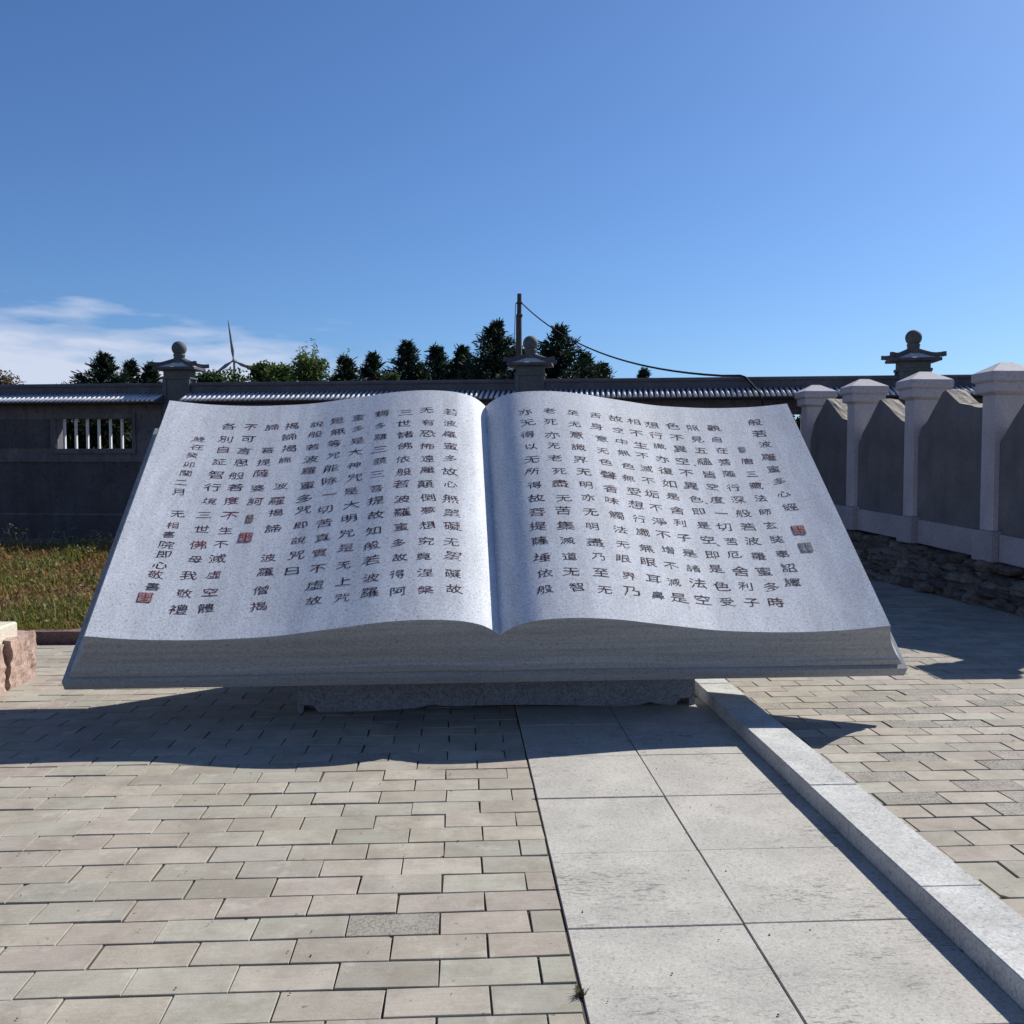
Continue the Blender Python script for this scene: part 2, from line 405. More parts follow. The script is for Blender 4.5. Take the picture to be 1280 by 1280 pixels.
# ------------------------------------------------------------------ the stone book
OX, OY, OZ, PSI, TH = .2232, 5.2854, .5543, .0194, .6875
cP, sP, cT, sT = math.cos(PSI), math.sin(PSI), math.cos(TH), math.sin(TH)
BU = Vector((cP, sP, 0)); BV = Vector((-sP * cT, cP * cT, sT)); BN = Vector((sP * sT, -cP * sT, cT)); BO = Vector((OX, OY, OZ))
def bk(u, v, n): return BO + BU * u + BV * v + BN * n
W, L = 2.267, 2.2
PROF = [(0, -.004), (.03, .029), (.06, .056), (.11, .088), (.20, .118), (.30, .132), (.42, .137), (.55, .131), (.70, .113), (.85, .085), (1.03, .052),
        (1.26, .014), (1.5, -.004), (1.7, -.010), (1.96, -.001), (2.12, .015), (2.267, .036)]
def hprof(u):
    u = abs(u)
    P = PROF
    if u >= P[-1][0]: return P[-1][1]
    for i in range(len(P) - 1):
        if P[i][0] <= u <= P[i + 1][0]:
            x0, y0 = P[i]; x1, y1 = P[i + 1]
            def sl(k):
                if k == 0: return (P[1][1] - P[0][1]) / (P[1][0] - P[0][0])
                if k == len(P) - 1: return (P[-1][1] - P[-2][1]) / (P[-1][0] - P[-2][0])
                return (P[k + 1][1] - P[k - 1][1]) / (P[k + 1][0] - P[k - 1][0])
            t = (u - x0) / (x1 - x0); hh = x1 - x0
            return ((2*t**3 - 3*t**2 + 1) * y0 + (t**3 - 2*t**2 + t) * hh * sl(i) + (-2*t**3 + 3*t**2) * y1 + (t**3 - t**2) * hh * sl(i + 1))
book = thing("book_sculpture", (OX, OY + .9, 0), "giant tilted open book of pale grey granite, covered in dark columns of characters", "sculpture", world_verts=True)
def us(n=150):
    out = [0, .006, .015]
    k = [.03 + (W - .03) * ((i / n) ** 1.35) for i in range(n + 1)]
    return out + k
US = us()
pages = {}
for sgn in (-1, 1):
    mb = MB()
    nv = 6; ring = []
    # top surface
    rows = []
    for j in range(nv + 1):
        v = L * j / nv
        rows.append([bk(sgn * u, v, hprof(u)) for u in US])
    n = len(US); vs = [p for r in rows for p in r]; fs = []
    for j in range(nv):
        for i in range(n - 1):
            q = (j * n + i, j * n + i + 1, (j + 1) * n + i + 1, (j + 1) * n + i)
            fs.append(q if sgn > 0 else tuple(reversed(q)))
    mb.cur = 0; mb.add(vs, fs, True)
    # front, outer side and head of the leaves, flaring out towards the cover
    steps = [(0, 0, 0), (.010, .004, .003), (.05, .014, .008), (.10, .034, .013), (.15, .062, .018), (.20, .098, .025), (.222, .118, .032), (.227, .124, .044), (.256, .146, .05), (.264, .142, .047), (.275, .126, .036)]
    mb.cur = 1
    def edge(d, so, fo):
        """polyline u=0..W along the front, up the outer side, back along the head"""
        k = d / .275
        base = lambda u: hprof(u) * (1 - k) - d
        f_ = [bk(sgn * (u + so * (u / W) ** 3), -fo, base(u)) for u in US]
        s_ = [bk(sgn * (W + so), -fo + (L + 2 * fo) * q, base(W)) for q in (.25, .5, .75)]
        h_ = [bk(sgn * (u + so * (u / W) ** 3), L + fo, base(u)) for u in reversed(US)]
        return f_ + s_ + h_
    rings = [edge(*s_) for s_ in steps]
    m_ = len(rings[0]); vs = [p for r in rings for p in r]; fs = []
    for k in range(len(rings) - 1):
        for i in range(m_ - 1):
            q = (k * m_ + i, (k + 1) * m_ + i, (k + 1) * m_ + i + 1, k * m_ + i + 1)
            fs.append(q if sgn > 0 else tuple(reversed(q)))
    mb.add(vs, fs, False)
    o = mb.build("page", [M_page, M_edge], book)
    o["label"] = "left half of the open book with twelve columns of text" if sgn < 0 else "right half of the open book with the title column"
    pages[sgn] = o
# cover board, thicker towards the head
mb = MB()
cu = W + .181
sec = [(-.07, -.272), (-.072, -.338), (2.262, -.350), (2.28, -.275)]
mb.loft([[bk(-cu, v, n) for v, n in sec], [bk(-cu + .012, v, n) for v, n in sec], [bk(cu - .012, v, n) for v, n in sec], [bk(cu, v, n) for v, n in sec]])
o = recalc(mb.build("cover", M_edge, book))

# pedestal under the book
def under_z(x, y):
    """height of the cover's underside above a ground point"""
    a = bk(0, -.072, -.338); c_ = bk(0, 2.262, -.350)
    d = (Vector((x, y, 0)) - Vector((a.x, a.y, 0))).dot(Vector((-sP, cP, 0)))
    Lh = (Vector((c_.x, c_.y, 0)) - Vector((a.x, a.y, 0))).dot(Vector((-sP, cP, 0)))
    return a.z + (c_.z - a.z) * d / Lh
mb = MB()
pc = Vector((.2405, 5.80, 0)); hw = 1.236; dep = 1.15
def pw(a, b, z): return pc + BU * a + Vector((-sP, cP, 0)) * b + Vector((0, 0, z))
def apron(a):
    """lower edge of the pedestal: feet at both ends, shallow lobes between"""
    t = abs(a)
    if t > hw - .035: return 0.0
    if t > hw - .10: return .045
    z = .012 + .012 * math.cos(a * 3.3)
    for pk in (-.41, .95): z += .030 * math.exp(-abs(a - pk) / .05)
    return z
AS = sorted(set([-hw, hw, -hw + .034, hw - .034, -hw + .036, hw - .036] + [-hw + 2 * hw * i / 80 for i in range(81)]))
front_lo = [pw(a, 0, apron(a)) for a in AS]; front_hi = []
for a in AS:
    p = pw(a, .0, 0); p.z = under_z(p.x, p.y) + .004; front_hi.append(p)
back_lo = [pw(a, .10, apron(a)) for a in AS]
n = len(AS)
mb.add(front_lo + front_hi, [(i, i + 1, n + i + 1, n + i) for i in range(n - 1)])
mb.add(front_lo + back_lo, [(i, n + i, n + i + 1, i + 1) for i in range(n - 1)])
bh = []
for a in (-hw, hw):
    p = pw(a, dep, 0); p.z = under_z(p.x, p.y) + .004; bh.append(p)
mb.add([front_hi[0], front_hi[-1], bh[1], bh[0]], [(0, 1, 2, 3)])
mb.add([pw(-hw, 0, 0), front_hi[0], bh[0], pw(-hw, dep, 0)], [(0, 1, 2, 3)])
mb.add([pw(hw, 0, 0), pw(hw, dep, 0), bh[1], front_hi[-1]], [(0, 1, 2, 3)])
mb.add([pw(-hw, dep, 0), bh[0], bh[1], pw(hw, dep, 0)], [(0, 1, 2, 3)])
mb.add([pw(-hw, .10, .0), pw(hw, .10, 0), pw(hw, .10, .1), pw(-hw, .10, .1)], [(0, 1, 2, 3)])
ped = mb.build("pedestal", M_base, base=(pc.x, pc.y, 0))
tag(ped, "dark grey granite pedestal with a wavy lower edge under the open stone book", "pedestal")

# inscription -----------------------------------------------------------------
V0, V13 = 1.95, .23; PITCH = (V0 - V13) / 13
rowv = lambda r: V0 - r * PITCH
chars = []                                            # (side, char, u, v, width, height)
def column(side, u, text, start=0, skew=0.0, sx=.103, sy=.077):
    r = start
    for ch in text:
        if ch != ' ':
            chars.append((side, ch, u + skew * r, rowv(r), sx, sy, u))
        r += 1
RC = [(1.655, "觀自在菩薩行深般若波羅蜜多時"), (1.505, "照見五蘊皆空度一切苦厄舍利子"), (1.356, "色不異空不異色即是空即是色受"),
      (1.203, "想行識亦復如是舍利子是諸法空"), (1.064, "相不生不滅不垢不淨不增不減是"), (.928, "故空中無色無受想行識無眼耳鼻"),
      (.775, "舌身意无色聲香味觸法无眼界乃"), (.609, "至无意識界无明亦无明盡乃至无"), (.438, "老死亦无老死盡无苦集滅道无智"), (.27, "亦无得以无所得故菩提薩埵依般")]
for u, t in RC: column(1, u, t)
for k, ch in enumerate("般若波羅蜜多心經"): chars.append((1, ch, 1.978, 2.005 - k * .1330, .103, .079, 1.978))
for k, ch in enumerate("唐三藏法師玄奘奉詔譯"): chars.append((1, ch, 1.811, 1.552 - k * .1290, .094, .074, 1.811))
LC = [(-.265, "若波羅蜜多故心無罣礙无罣礙故"), (-.42, "无有恐怖遠離顛倒夢想究竟涅槃"), (-.575, "三世諸佛依般若波羅蜜多故得阿"), (-.74, "耨多羅三藐三菩提故知般若波羅"),
      (-.902, "蜜多是大神咒是大明咒是无上咒"), (-1.055, "是無等〻咒能除一切苦真實不虛故"), (-1.202, "說般若波羅蜜多咒即說咒曰"), (-1.373, "揭諦揭諦 波羅揭諦 波羅僧揭"),
      (-1.517, "諦 菩提薩婆訶"), (-1.669, "不可言思般若度不生不滅虛空體"), (-1.812, "各別自証智行境三世佛母我敬禮")]
for u, t in LC:
    if '〻' in t:
        t = t.replace('〻', '')                        # the repeat mark is a small tick beside its neighbour
        column(-1, u, t)
    else: column(-1, u, t)
for ch, dv, su in (('、', 0, 0),):
    for (s_, u, r) in ((1, 1.356, 3), (1, 1.356, 6), (1, 1.356, 9), (-1, -1.055, 2)):
        chars.append((s_, ch, u + .062, rowv(r) - .03, .07, .06, u))
for txt, v0, pit in (("歲在癸卯閏二月", 1.795, .0935), ("无相書院", 1.03, .0945), ("即心敬書", .665, .0900)):
    for k, ch in enumerate(txt): chars.append((-1, ch, -1.985 - .006 * k, v0 - k * pit, .088, .068, -1.985))
need = sorted({c_[1] for c_ in chars} | set("印心相"))
tmp = {}
for ch in need:
    cu_ = bpy.data.curves.new("t", 'FONT'); cu_.body = ch; cu_.align_x = 'CENTER'; cu_.resolution_u = 2; cu_.offset = .0
    o = bpy.data.objects.new("t", cu_); COL.objects.link(o); tmp[ch] = o
dg = bpy.context.evaluated_depsgraph_get(); glyph = {}
for ch, o in tmp.items():
    me = bpy.data.meshes.new_from_object(o.evaluated_get(dg))
    V_ = [(p.co.x, p.co.y) for p in me.vertices]
    if V_:
        ymid = (min(p[1] for p in V_) + max(p[1] for p in V_)) / 2; xmid = (min(p[0] for p in V_) + max(p[0] for p in V_)) / 2
        if ch in '一三二、': ymid = (ymid + .38) / 2
        V_ = [(x - xmid, y - ymid) for x, y in V_]
    glyph[ch] = (V_, [list(p.vertices) for p in me.polygons])
    bpy.data.meshes.remove(me)
for o in tmp.values():
    d = o.data; bpy.data.objects.remove(o); bpy.data.curves.remove(d)
rt_ = random.Random(11)
def warp(x, y, s):
    """brush irregularity: strokes wander, heads pinch and the lower right sweeps out"""
    nx = mnoise.noise(Vector((x * 2.6 + s, y * 2.6, s * .37))); ny = mnoise.noise(Vector((x * 2.6, y * 2.6 + s, 9 + s * .53)))
    fx = mnoise.noise(Vector((x * 9 + s, y * 9, 3))); fy = mnoise.noise(Vector((x * 9, y * 9 + s, 5)))
    x2 = x * (1.0 + .16 * max(0, -y)) + .10 * nx + .022 * fx; y2 = y + .075 * ny + .022 * fy
    return x2, y2
colkeys = sorted({(c_[0], c_[6]) for c_ in chars})
for side, key in colkeys:
    mb = MB()
    for (s_, ch, u, v, sx, sy, ck) in chars:
        if s_ != side or ck != key: continue
        V_, F_ = glyph[ch]; s = rt_.uniform(0, 90); rot = rt_.gauss(0, .05); k = rt_.uniform(.88, 1.10)
        mb.att = .12 + rt_.random() ** 2 * (.85 if u < -1.45 else .45 if u < 0 else .28)
        du, dv = rt_.gauss(0, .005), rt_.gauss(0, .005); cr, sr = math.cos(rot), math.sin(rot); pts = []
        for x, y in V_:
            x, y = warp(x, y, s)
            X = (x * cr - y * sr) * sx * k; Y = (x * sr + y * cr) * sy * k
            uu = u + du + X; vv = v + dv + Y
            pts.append(bk(uu, vv, hprof(uu) + .0008))
        mb.add(pts, F_)
    o = mb.build("text_column", M_ink, pages[side], base=book["_b"])
def seal(side, u, v, w, h, m, pattern, lab):
    mb = MB(); T = lambda a, b, n: bk(u + a, v + b, hprof(u + a) + n)
    mb.cur = 0
    N_ = 4
    for i in range(N_):
        a0, a1 = -w / 2 + w * i / N_, -w / 2 + w * (i + 1) / N_
        mb.add([T(a0, -h / 2, .002), T(a1, -h / 2, .002), T(a1, h / 2, .002), T(a0, h / 2, .002)], [(0, 1, 2, 3)])
    mb.cur = 1
    rr = random.Random(pattern); t = .0035 if w < .06 else .0045
    cells = [(-.25, .25), (.25, .25), (-.25, -.25), (.25, -.25)] if w > .05 else [(0, .25), (0, -.25)]
    for cx, cy in cells:
        cw = w * (.17 if w > .05 else .32); ch_ = h * .17
        for k in range(3):
            yy = cy * h + (k - 1) * ch_ * .95
            mb.add([T(cx * w - cw, yy - t / 2, .0035), T(cx * w + cw, yy - t / 2, .0035), T(cx * w + cw, yy + t / 2, .0035), T(cx * w - cw, yy + t / 2, .0035)], [(0, 1, 2, 3)])
        for k in range(2):
            xx = cx * w + rr.choice((-1, -.3, .3, 1)) * cw * .8
            mb.add([T(xx - t / 2, cy * h - ch_, .0042), T(xx + t / 2, cy * h - ch_, .0042), T(xx + t / 2, cy * h + ch_, .0042), T(xx - t / 2, cy * h + ch_, .0042)], [(0, 1, 2, 3)])
    o = mb.build("seal", [m, M_sealcut], pages[side], base=book["_b"]); o["label"] = lab
seal(1, 1.975, .850, .082, .084, M_sealred, 1, "square red seal below the title column")
seal(1, 1.975, .690, .080, .084, M_sealgrey, 2, "square grey seal under the red one")
seal(1, 1.811, 1.700, .044, .055, M_sealgrey, 3, "tiny grey seal at the head of the translator column")
seal(-1, -1.532, .985, .042, .074, M_sealdark, 4, "narrow brown seal ending the mantra column")
seal(-1, -1.532, .815, .080, .084, M_sealred, 5, "square red seal below the mantra column")
seal(-1, -2.022, .310, .078, .076, M_sealred, 6, "square red seal at the foot of the signature column")

# ------------------------------------------------------------------ low platform on the left
plat = thing("stone_platform", (-3.6, 5.0, 0), "low platform of rough pink granite blocks under a cream slab, left of the paving", "platform", world_verts=True)
mb = MB(); rp = random.Random(21)
def rough_block(mb, x0, x1, y0, y1, z0, z1, amp=.02, nx=6, ny=8, nz=6, faces=('x1', 'y1', 'y0', 'z1'), seed=0):
    def P(x, y, z):
        v = Vector((x * 7 + seed, y * 7, z * 7)); d = mnoise.noise_vector(v) * amp + mnoise.noise_vector(v * 3.1) * amp * .5
        return (x + d.x, y + d.y, z + d.z * (.6 if z > z0 + .001 else 0))
    def grid(fn, a, b):
        vs = [P(*fn(i / a, j / b)) for j in range(b + 1) for i in range(a + 1)]
        fs = [(j * (a + 1) + i, j * (a + 1) + i + 1, (j + 1) * (a + 1) + i + 1, (j + 1) * (a + 1) + i) for j in range(b) for i in range(a)]
        mb.add(vs, fs, False)
    lx, ly, lz = x1 - x0, y1 - y0, z1 - z0
    if 'x1' in faces: grid(lambda s, t: (x1, y0 + ly * s, z0 + lz * t), ny, nz)
    if 'x0' in faces: grid(lambda s, t: (x0, y1 - ly * s, z0 + lz * t), ny, nz)
    if 'y1' in faces: grid(lambda s, t: (x1 - lx * s, y1, z0 + lz * t), nx, nz)
    if 'y0' in faces: grid(lambda s, t: (x0 + lx * s, y0, z0 + lz * t), nx, nz)
    if 'z1' in faces: grid(lambda s, t: (x0 + lx * s, y0 + ly * t, z1), nx, ny)
yb = [6.86, 6.46, 6.12, 5.66, 5.25, 4.75, 4.3]
for i in range(len(yb) - 1):
    rough_block(mb, -3.55, -3.03 + rp.gauss(0, .012), yb[i + 1] + .02, yb[i] - (.02 if i else 0), 0, .315 + rp.gauss(0, .01), amp=.03, nx=8, ny=10, nz=9, seed=i * 13.7)
rough_block(mb, -6.5, -3.5, 4.3, 6.84, 0, .30, amp=.02, nx=20, ny=16, nz=4, seed=99)
recalc(mb.build("block_facing", M_pink, plat))
mb = MB(); mb.box(-6.4, -3.075, 4.4, 6.70, .30, .43, ch=.012); mb.build("coping", M_cope, plat)

# brown kerb stone and the dry grass behind it
mb = MB()
xk = [-7.5, -5.6, -4.35, -3.15, -1.9, -.6, .8]
for i in range(len(xk) - 1): rough_block(mb, xk[i] + .006, xk[i + 1] - .006, 8.16, 8.30, -.05, .105, amp=.012, nx=14, ny=3, nz=4, faces=('x0', 'x1', 'y0', 'y1', 'z1'), seed=i * 7.1)
o = recalc(mb.build("kerb_stone", M_brownkerb, base=(-2.4, 8.23, 0)))
tag(o, "low dark brown kerb stone between the paving and the dry grass", "kerb")

mb = MB(); rg = random.Random(31)
GC = [(.25, .14, .068), (.21, .115, .058), (.19, .16, .05), (.13, .14, .04), (.085, .11, .035), (.30, .22, .10), (.18, .085, .055)]
def blade(x, y, h, w, lean, az_, col):
    mb.col = col; dx, dy = math.cos(az_), math.sin(az_); px_, py_ = -dy * w / 2, dx * w / 2
    a = (x + px_, y + py_, -.05); b_ = (x - px_, y - py_, -.05); m1 = (x + dx * lean * .35 - px_ * .8, y + dy * lean * .35 - py_ * .8, h * .6); m2 = (x + dx * lean * .35 + px_ * .8, y + dy * lean * .35 + py_ * .8, h * .6)
    t = (x + dx * lean, y + dy * lean, h)
    mb.add([a, b_, m1, m2, t], [(0, 1, 2, 3), (3, 2, 4)])
def leafq(x, y, z, s, col):
    mb.col = col; n1 = Vector((rg.gauss(0, 1), rg.gauss(0, 1), rg.gauss(0, .6))).normalized(); n2 = n1.orthogonal().normalized() * .5
    p = Vector((x, y, z)); mb.add([p - n1 * s, p + n2 * s, p + n1 * s, p - n2 * s], [(0, 1, 2, 3)])
for i in range(30000):
    y = 8.32 + (16.9 - 8.32) * rg.random() ** 1.3; x = rg.uniform(-9.5, -2.2 - .0 * y)
    cl = mnoise.noise(Vector((x * .9, y * .7, 0))); c2 = mnoise.noise(Vector((x * 2.3, y * 2.3, 4)))
    k = cl + .5 * c2
    near = max(0, 1 - (y - 8.3) / 1.0)
    if near > rg.random() * 1.2: c_ = rg.choice(GC[2:5])
    elif k > .22: c_ = rg.choice(GC[2:5] + [GC[5]])
    else: c_ = rg.choice(GC[:3] + GC[5:])
    q = rg.uniform(.75, 1.2); c_ = tuple(a * q for a in c_)
    h = rg.uniform(.06, .17) * (1 + .9 * k) + (.10 if y > 14.5 else 0)
    if rg.random() < .006: h *= 1.7
    blade(x, y, h, rg.uniform(.008, .016) * (1 + (y - 8) * .06), rg.uniform(.03, .18), rg.uniform(0, 6.28), c_)
    for _q in range(rg.choice((0, 1, 1, 2))): leafq(x + rg.gauss(0, .03), y + rg.gauss(0, .03), h * rg.uniform(.4, 1.0), rg.uniform(.012, .028) * (1 + (y - 8) * .05), c_)
for i in range(900):                                     # tufts leaning out over the kerb stone
    x = rg.uniform(-7, -2.6)
    if mnoise.noise(Vector((x * 2.1, 0, 2))) < -.05: continue
    blade(x, 8.34 + rg.gauss(0, .02), rg.uniform(.10, .19), .011, rg.uniform(.05, .16), rg.uniform(4.0, 5.4), rg.choice(GC[1:5]))
for i in range(26):                                    # taller seeding stalks by the wall
    x = rg.uniform(-9.0, -4.2); y = rg.uniform(15.2, 16.6); h = rg.uniform(.35, .62)
    for k in range(5): blade(x + rg.gauss(0, .05), y, h * rg.uniform(.6, 1), .014, .1, rg.uniform(0, 6.28), (.14, .15, .06))
    for k in range(10): leafq(x + rg.gauss(0, .07), y + rg.gauss(0, .05), h * rg.uniform(.5, 1), .022, rg.choice([(.15, .16, .06), (.3, .27, .2)]))
tag(mb.build("grass", M_grass, base=(-5, 12, 0)), "dry brown and green weeds in front of the grey wall", "grass", kind="stuff")

# ------------------------------------------------------------------ boundary wall and posts
WY = math.atan2(-.1655, .986)                           # wall heading
P2 = Vector((1.256, 16.83, 0)); WD = Vector((math.cos(WY), math.sin(WY), 0)); BAY = 6.53
def make_post(label):
    t = thing("wall_post", (0, 0, 0), label, "post", "square posts of the boundary wall")
    DY = .60                                             # the posts are slabs: depth is 0.6 of the width
    mb = MB(); h = .225
    mb.box(-h, h, -h, h, -.06, 3.17, ch=.01); mb.box(-h - .03, h + .03, -h - .03, h + .03, -.06, .34, ch=.015)
    for sx in (-1, 1):
        for sy in (-1, 1): mb.box(sx * h - .035, sx * h + .035, sy * h - .035, sy * h + .035, .34, 3.12, ch=.006)
    mb.box(-h - .05, h + .05, -h - .05, h + .05, 3.12, 3.17, ch=.008); mb.box(-h - .02, h + .02, -h - .02, h + .02, 3.17, 3.288, ch=.006)
    mb.build("shaft", M_post, t)
    mb = MB(); e = .41                                  # low hipped roof: recessed panels coloured pale as if sunlit, dark hips and eaves
    rings = []
    for k in range(7):
        q = k / 6; w = .09 + (e - .09) * (1 - q); z = 3.335 + .115 * (q ** 1.2)
        rings.append([(-w, -w, z), (w, -w, z), (w, w, z), (-w, w, z)])
    mb.loft(rings)
    mb.build("roof_panel", M_postroof, t)
    mb = MB()
    mb.box(-e - .015, e + .015, -e - .015, e + .015, 3.285, 3.338, ch=.008)
    for sx in (-1, 1):
        for sy in (-1, 1):
            rings = []
            for k in range(9):
                q = k / 8; w = .07 + (e + .055 - .07) * (1 - q); z = 3.30 + .140 * (q ** 1.2) + .055 * (max(0, .5 - q) / .5) ** 1.5; r = .042
                c_ = Vector((sx * w, sy * w, z)); pr = Vector((-sy, sx, 0)).normalized() * r
                rings.append([c_ - pr, c_ + pr, c_ + pr * .8 + Vector((0, 0, .075)), c_ - pr * .8 + Vector((0, 0, .075))])
            mb.loft(rings)
    recalc(mb.build("roof_hip", M_roof, t))
    mb = MB()
    mb.lathe([(.100, 3.40), (.100, 3.555), (.108, 3.56), (.108, 3.585), (.080, 3.60)])
    mb.lathe([(.005, 3.565)] + [(.135 * math.sin(a), 3.695 - .135 * math.cos(a)) for a in [math.pi * (k + .5) / 18 for k in range(2, 18)]] + [(.004, 3.83)], 32)
    mb.build("ball_finial", M_post, t)
    for ch in t.children:
        if ch.name.split('.')[0] == "ball_finial": continue
        for v in ch.data.vertices: v.co.y *= DY; v.co.x *= (.93 if ch.name.split('.')[0] != "shaft" else 1.0)
    return t
post = make_post("grey square wall post with ball finial, at the left behind the book")
post_labels = ["grey square wall post with ball finial, rising behind the book's left page corner",
               "grey square wall post with ball finial, behind the book's gutter beside the utility pole",
               "grey square wall post with ball finial, behind the row of dark steles on the right"]
for k in (-1, 0, 1):
    o = post if k == -1 else copy_tree(post)
    o.location = P2 + WD * BAY * k; o.rotation_euler = (0, 0, WY); o["label"] = post_labels[k + 1]

def make_section():
    t = thing("wall_section", (0, 0, 0), "x", "wall", "bays of the grey tiled boundary wall")
    Ls = BAY - .45 - .004; A = .004
    x0, x1 = 0, Ls
    wins = [(.63, 2.17), (Ls - 2.17, Ls - .63)]
    mb = MB(); D = .12
    # solid lower wall, head band and piers round the two barred openings
    mb.box(x0, x1, -D, D, -.06, .16)                                     # foot
    mb.box(x0, x1, -D + .04, D - .04, .16, 1.60)
    mb.box(x0, x1, -D, D, 1.60, 1.80)
    mb.box(x0, x1, -D, D, 2.46, 2.66)
    for a, c_ in ((x0, wins[0][0]), (wins[0][1], wins[1][0]), (wins[1][1], x1)):
        mb.box(a, c_, -D + .004, D - .004, 1.80, 2.46)
    mb.box(x0 + .004, x1 - .004, -D - .05, D + .05, -.06, .10, ch=.01)
    mb.box(x0 + .3, x1 - .3, -D + .030, -D + .06, .60, .63)
    for a in (x0, x1 - .3): mb.box(a + .001, a + .299, -D + .002, -D + .06, .16, 1.60)
    mb.build("wall_body", M_wall, t)
    mb = MB(); mb.box(x0 + .305, x1 - .305, -D + .036, -D + .046, .635, 1.595); mb.build("recessed_panel", M_walldark, t)
    mb = MB(); mb.box(x0 + .305, x1 - .305, -D + .036, -D + .046, .165, .595); mb.build("recessed_panel", M_walldark, t)
    mb = MB()
    mb.box(wins[0][1] + .12, wins[1][0] - .12, -D - .012, -D + .006, 1.86, 2.40); mb.build("dark_panel", M_walldark, t)
    for wdx, (a, c_) in enumerate(wins):
        mb = MB()
        fr = .05
        mb.box(a - fr, c_ + fr, -D - .03, -D + .03, 2.40, 2.46 + fr, ch=.006); mb.box(a - fr, c_ + fr, -D - .04, -D + .03, 1.80 - fr, 1.845, ch=.006)
        mb.box(a - fr, a + .02, -D - .028, -D + .03, 1.846, 2.399, ch=.006); mb.box(c_ - .02, c_ + fr, -D - .028, -D + .03, 1.846, 2.399, ch=.006)
        f_ = mb.build("window_frame", M_wall, t)
        for k in range(7):
            x = a + .11 + (c_ - a - .17) * k / 6
            b_ = MB(); b_.box(x - .018, x + .018, -.026, .026, 1.80, 2.46, ch=.006); b_.build("window_bar", M_bar, f_)
    mb = MB()                                                            # ridge and the slope under the tiles
    mb.box(x0, x1, -.10, .10, 2.70, 2.985); mb.box(x0, x1, -.125, .125, 2.985, 3.055, ch=.015); mb.box(x0, x1, -.115, .115, 2.86, 2.885)
    for s in (-1, 1):
        sl = [(s * .09, 2.845), (s * .52, 2.70), (s * .52, 2.672), (s * .09, 2.66)]
        mb.prism(sl, 'x', x0, x1)
    recalc(mb.build("ridge", M_roof, t))
    mb = MB(); n_ = int(Ls / .092); ns = 7
    for s in (-1, 1):
        for k in range(n_):
            xc = x0 + (k + .5) * Ls / n_; r = .027; rings = []
            for (y, z) in ((s * .10, 2.842), (s * .545, 2.690)):
                rings.append([(xc + r * math.cos(math.pi * q / (ns - 1)), y, z + r * 1.5 * math.sin(math.pi * q / (ns - 1))) for q in range(ns)])
            mb.loft(rings, smooth=True)
    recalc(mb.build("eave_tiles", M_tile, t))
    return t
sec0 = make_section()
sec_labels = ["dark grey tiled wall bay with barred window openings, left of the left wall post",
              "dark grey tiled wall bay between the left post and the post behind the gutter",
              "dark grey tiled wall bay crossed by the hanging black cable, behind the right page",
              "dark grey tiled wall bay at the far right behind the stone pillars"]
for k in range(4):
    o = sec0 if k == 0 else copy_tree(sec0)
    o.location = P2 + WD * (BAY * (k - 2) + .225 + .002); o.rotation_euler = (0, 0, WY); o["label"] = sec_labels[k]

# ------------------------------------------------------------------ row of steles on the right
mb = MB()                                               # made ground the row stands on
mb.add([(5.95, 5.0, .40), (16, 5.0, .30), (16, 17.0, .75), (5.95, 15.4, .75)], [(0, 1, 2, 3)])
mb.add([(5.95, 5.0, -.1), (5.95, 5.0, .40), (5.95, 15.4, .75), (5.95, 15.4, -.1)], [(0, 1, 2, 3)])
mb.add([(5.95, 5.0, -.1), (16, 5.0, -.1), (16, 5.0, .30), (5.95, 5.0, .40)], [(0, 1, 2, 3)])
structure(mb.build("terrace", M_soil))

PILL = [(5.66, 15.44, .985), (5.735, 13.75, .925), (5.80, 12.07, .865), (5.855, 10.33, .795), (5.91, 8.60, .715)]
pl = thing("stone_plinth", (5.9, 12, 0), "long grey granite plinth under the row of pillars and steles", "plinth", world_verts=True)
sec = lambda x, y, z: [(x + .03, y, z - .32), (x + .60, y, z - .32), (x + .60, y, z - .02), (x + .03, y, z - .02)]
for i in range(len(PILL)):
    a = PILL[i]; c_ = PILL[i + 1] if i + 1 < len(PILL) else (a[0] + .03, a[1] - 1.7, a[2] - .06)
    mb = MB(); mb.loft([sec(a[0], a[1] - .345, a[2] - .01), sec(c_[0], c_[1] + .085, c_[2] + .01)])
    recalc(mb.build("course", M_plinth, pl))
for (x, y, z) in PILL:
    m2 = MB(); m2.box(x - .05, x + .50, y - .33, y + .07, z - .34, z, ch=.008); m2.build("base_block", M_plinth, pl)

def make_pillar():
    t = thing("stone_pillar", (0, 0, 0), "x", "pillar", "granite pillars between the steles")
    mb = MB(); mb.box(0, .38, -.26, 0, 0, 1.50, ch=.006); mb.build("shaft", M_pillar, t)
    mb = MB()
    def sq(w, z):
        e = max(w - .21, -.12); return [(-e, -.26 - e, z), (.38 + e, -.26 - e, z), (.38 + e, e, z), (-e, e, z)]
    mb.loft([sq(.205, 1.501), sq(.225, 1.515), sq(.262, 1.53), sq(.266, 1.537), sq(.266, 1.628), sq(.262, 1.634)], True, False)
    mb.loft([sq(.262, 1.634), sq(.292, 1.652), sq(.298, 1.66), sq(.298, 1.742), sq(.292, 1.75)], False, False)
    mb.loft([sq(.292, 1.75), sq(.082, 1.865)], False, True)
    recalc(mb.build("cap", M_pillar, t))
    return t
pil = make_pillar()
pil_labels = ["farthest granite pillar with pyramid cap, just behind the book's upper right page corner",
              "second granite pillar from the wall, its pyramid cap left of the right wall post",
              "third granite pillar from the wall, its pyramid cap overlapping the right wall post",
              "largest granite pillar in view, its cap cut off by the right edge of the photo",
              "nearest granite pillar of the row, beyond the right edge of the photo"]
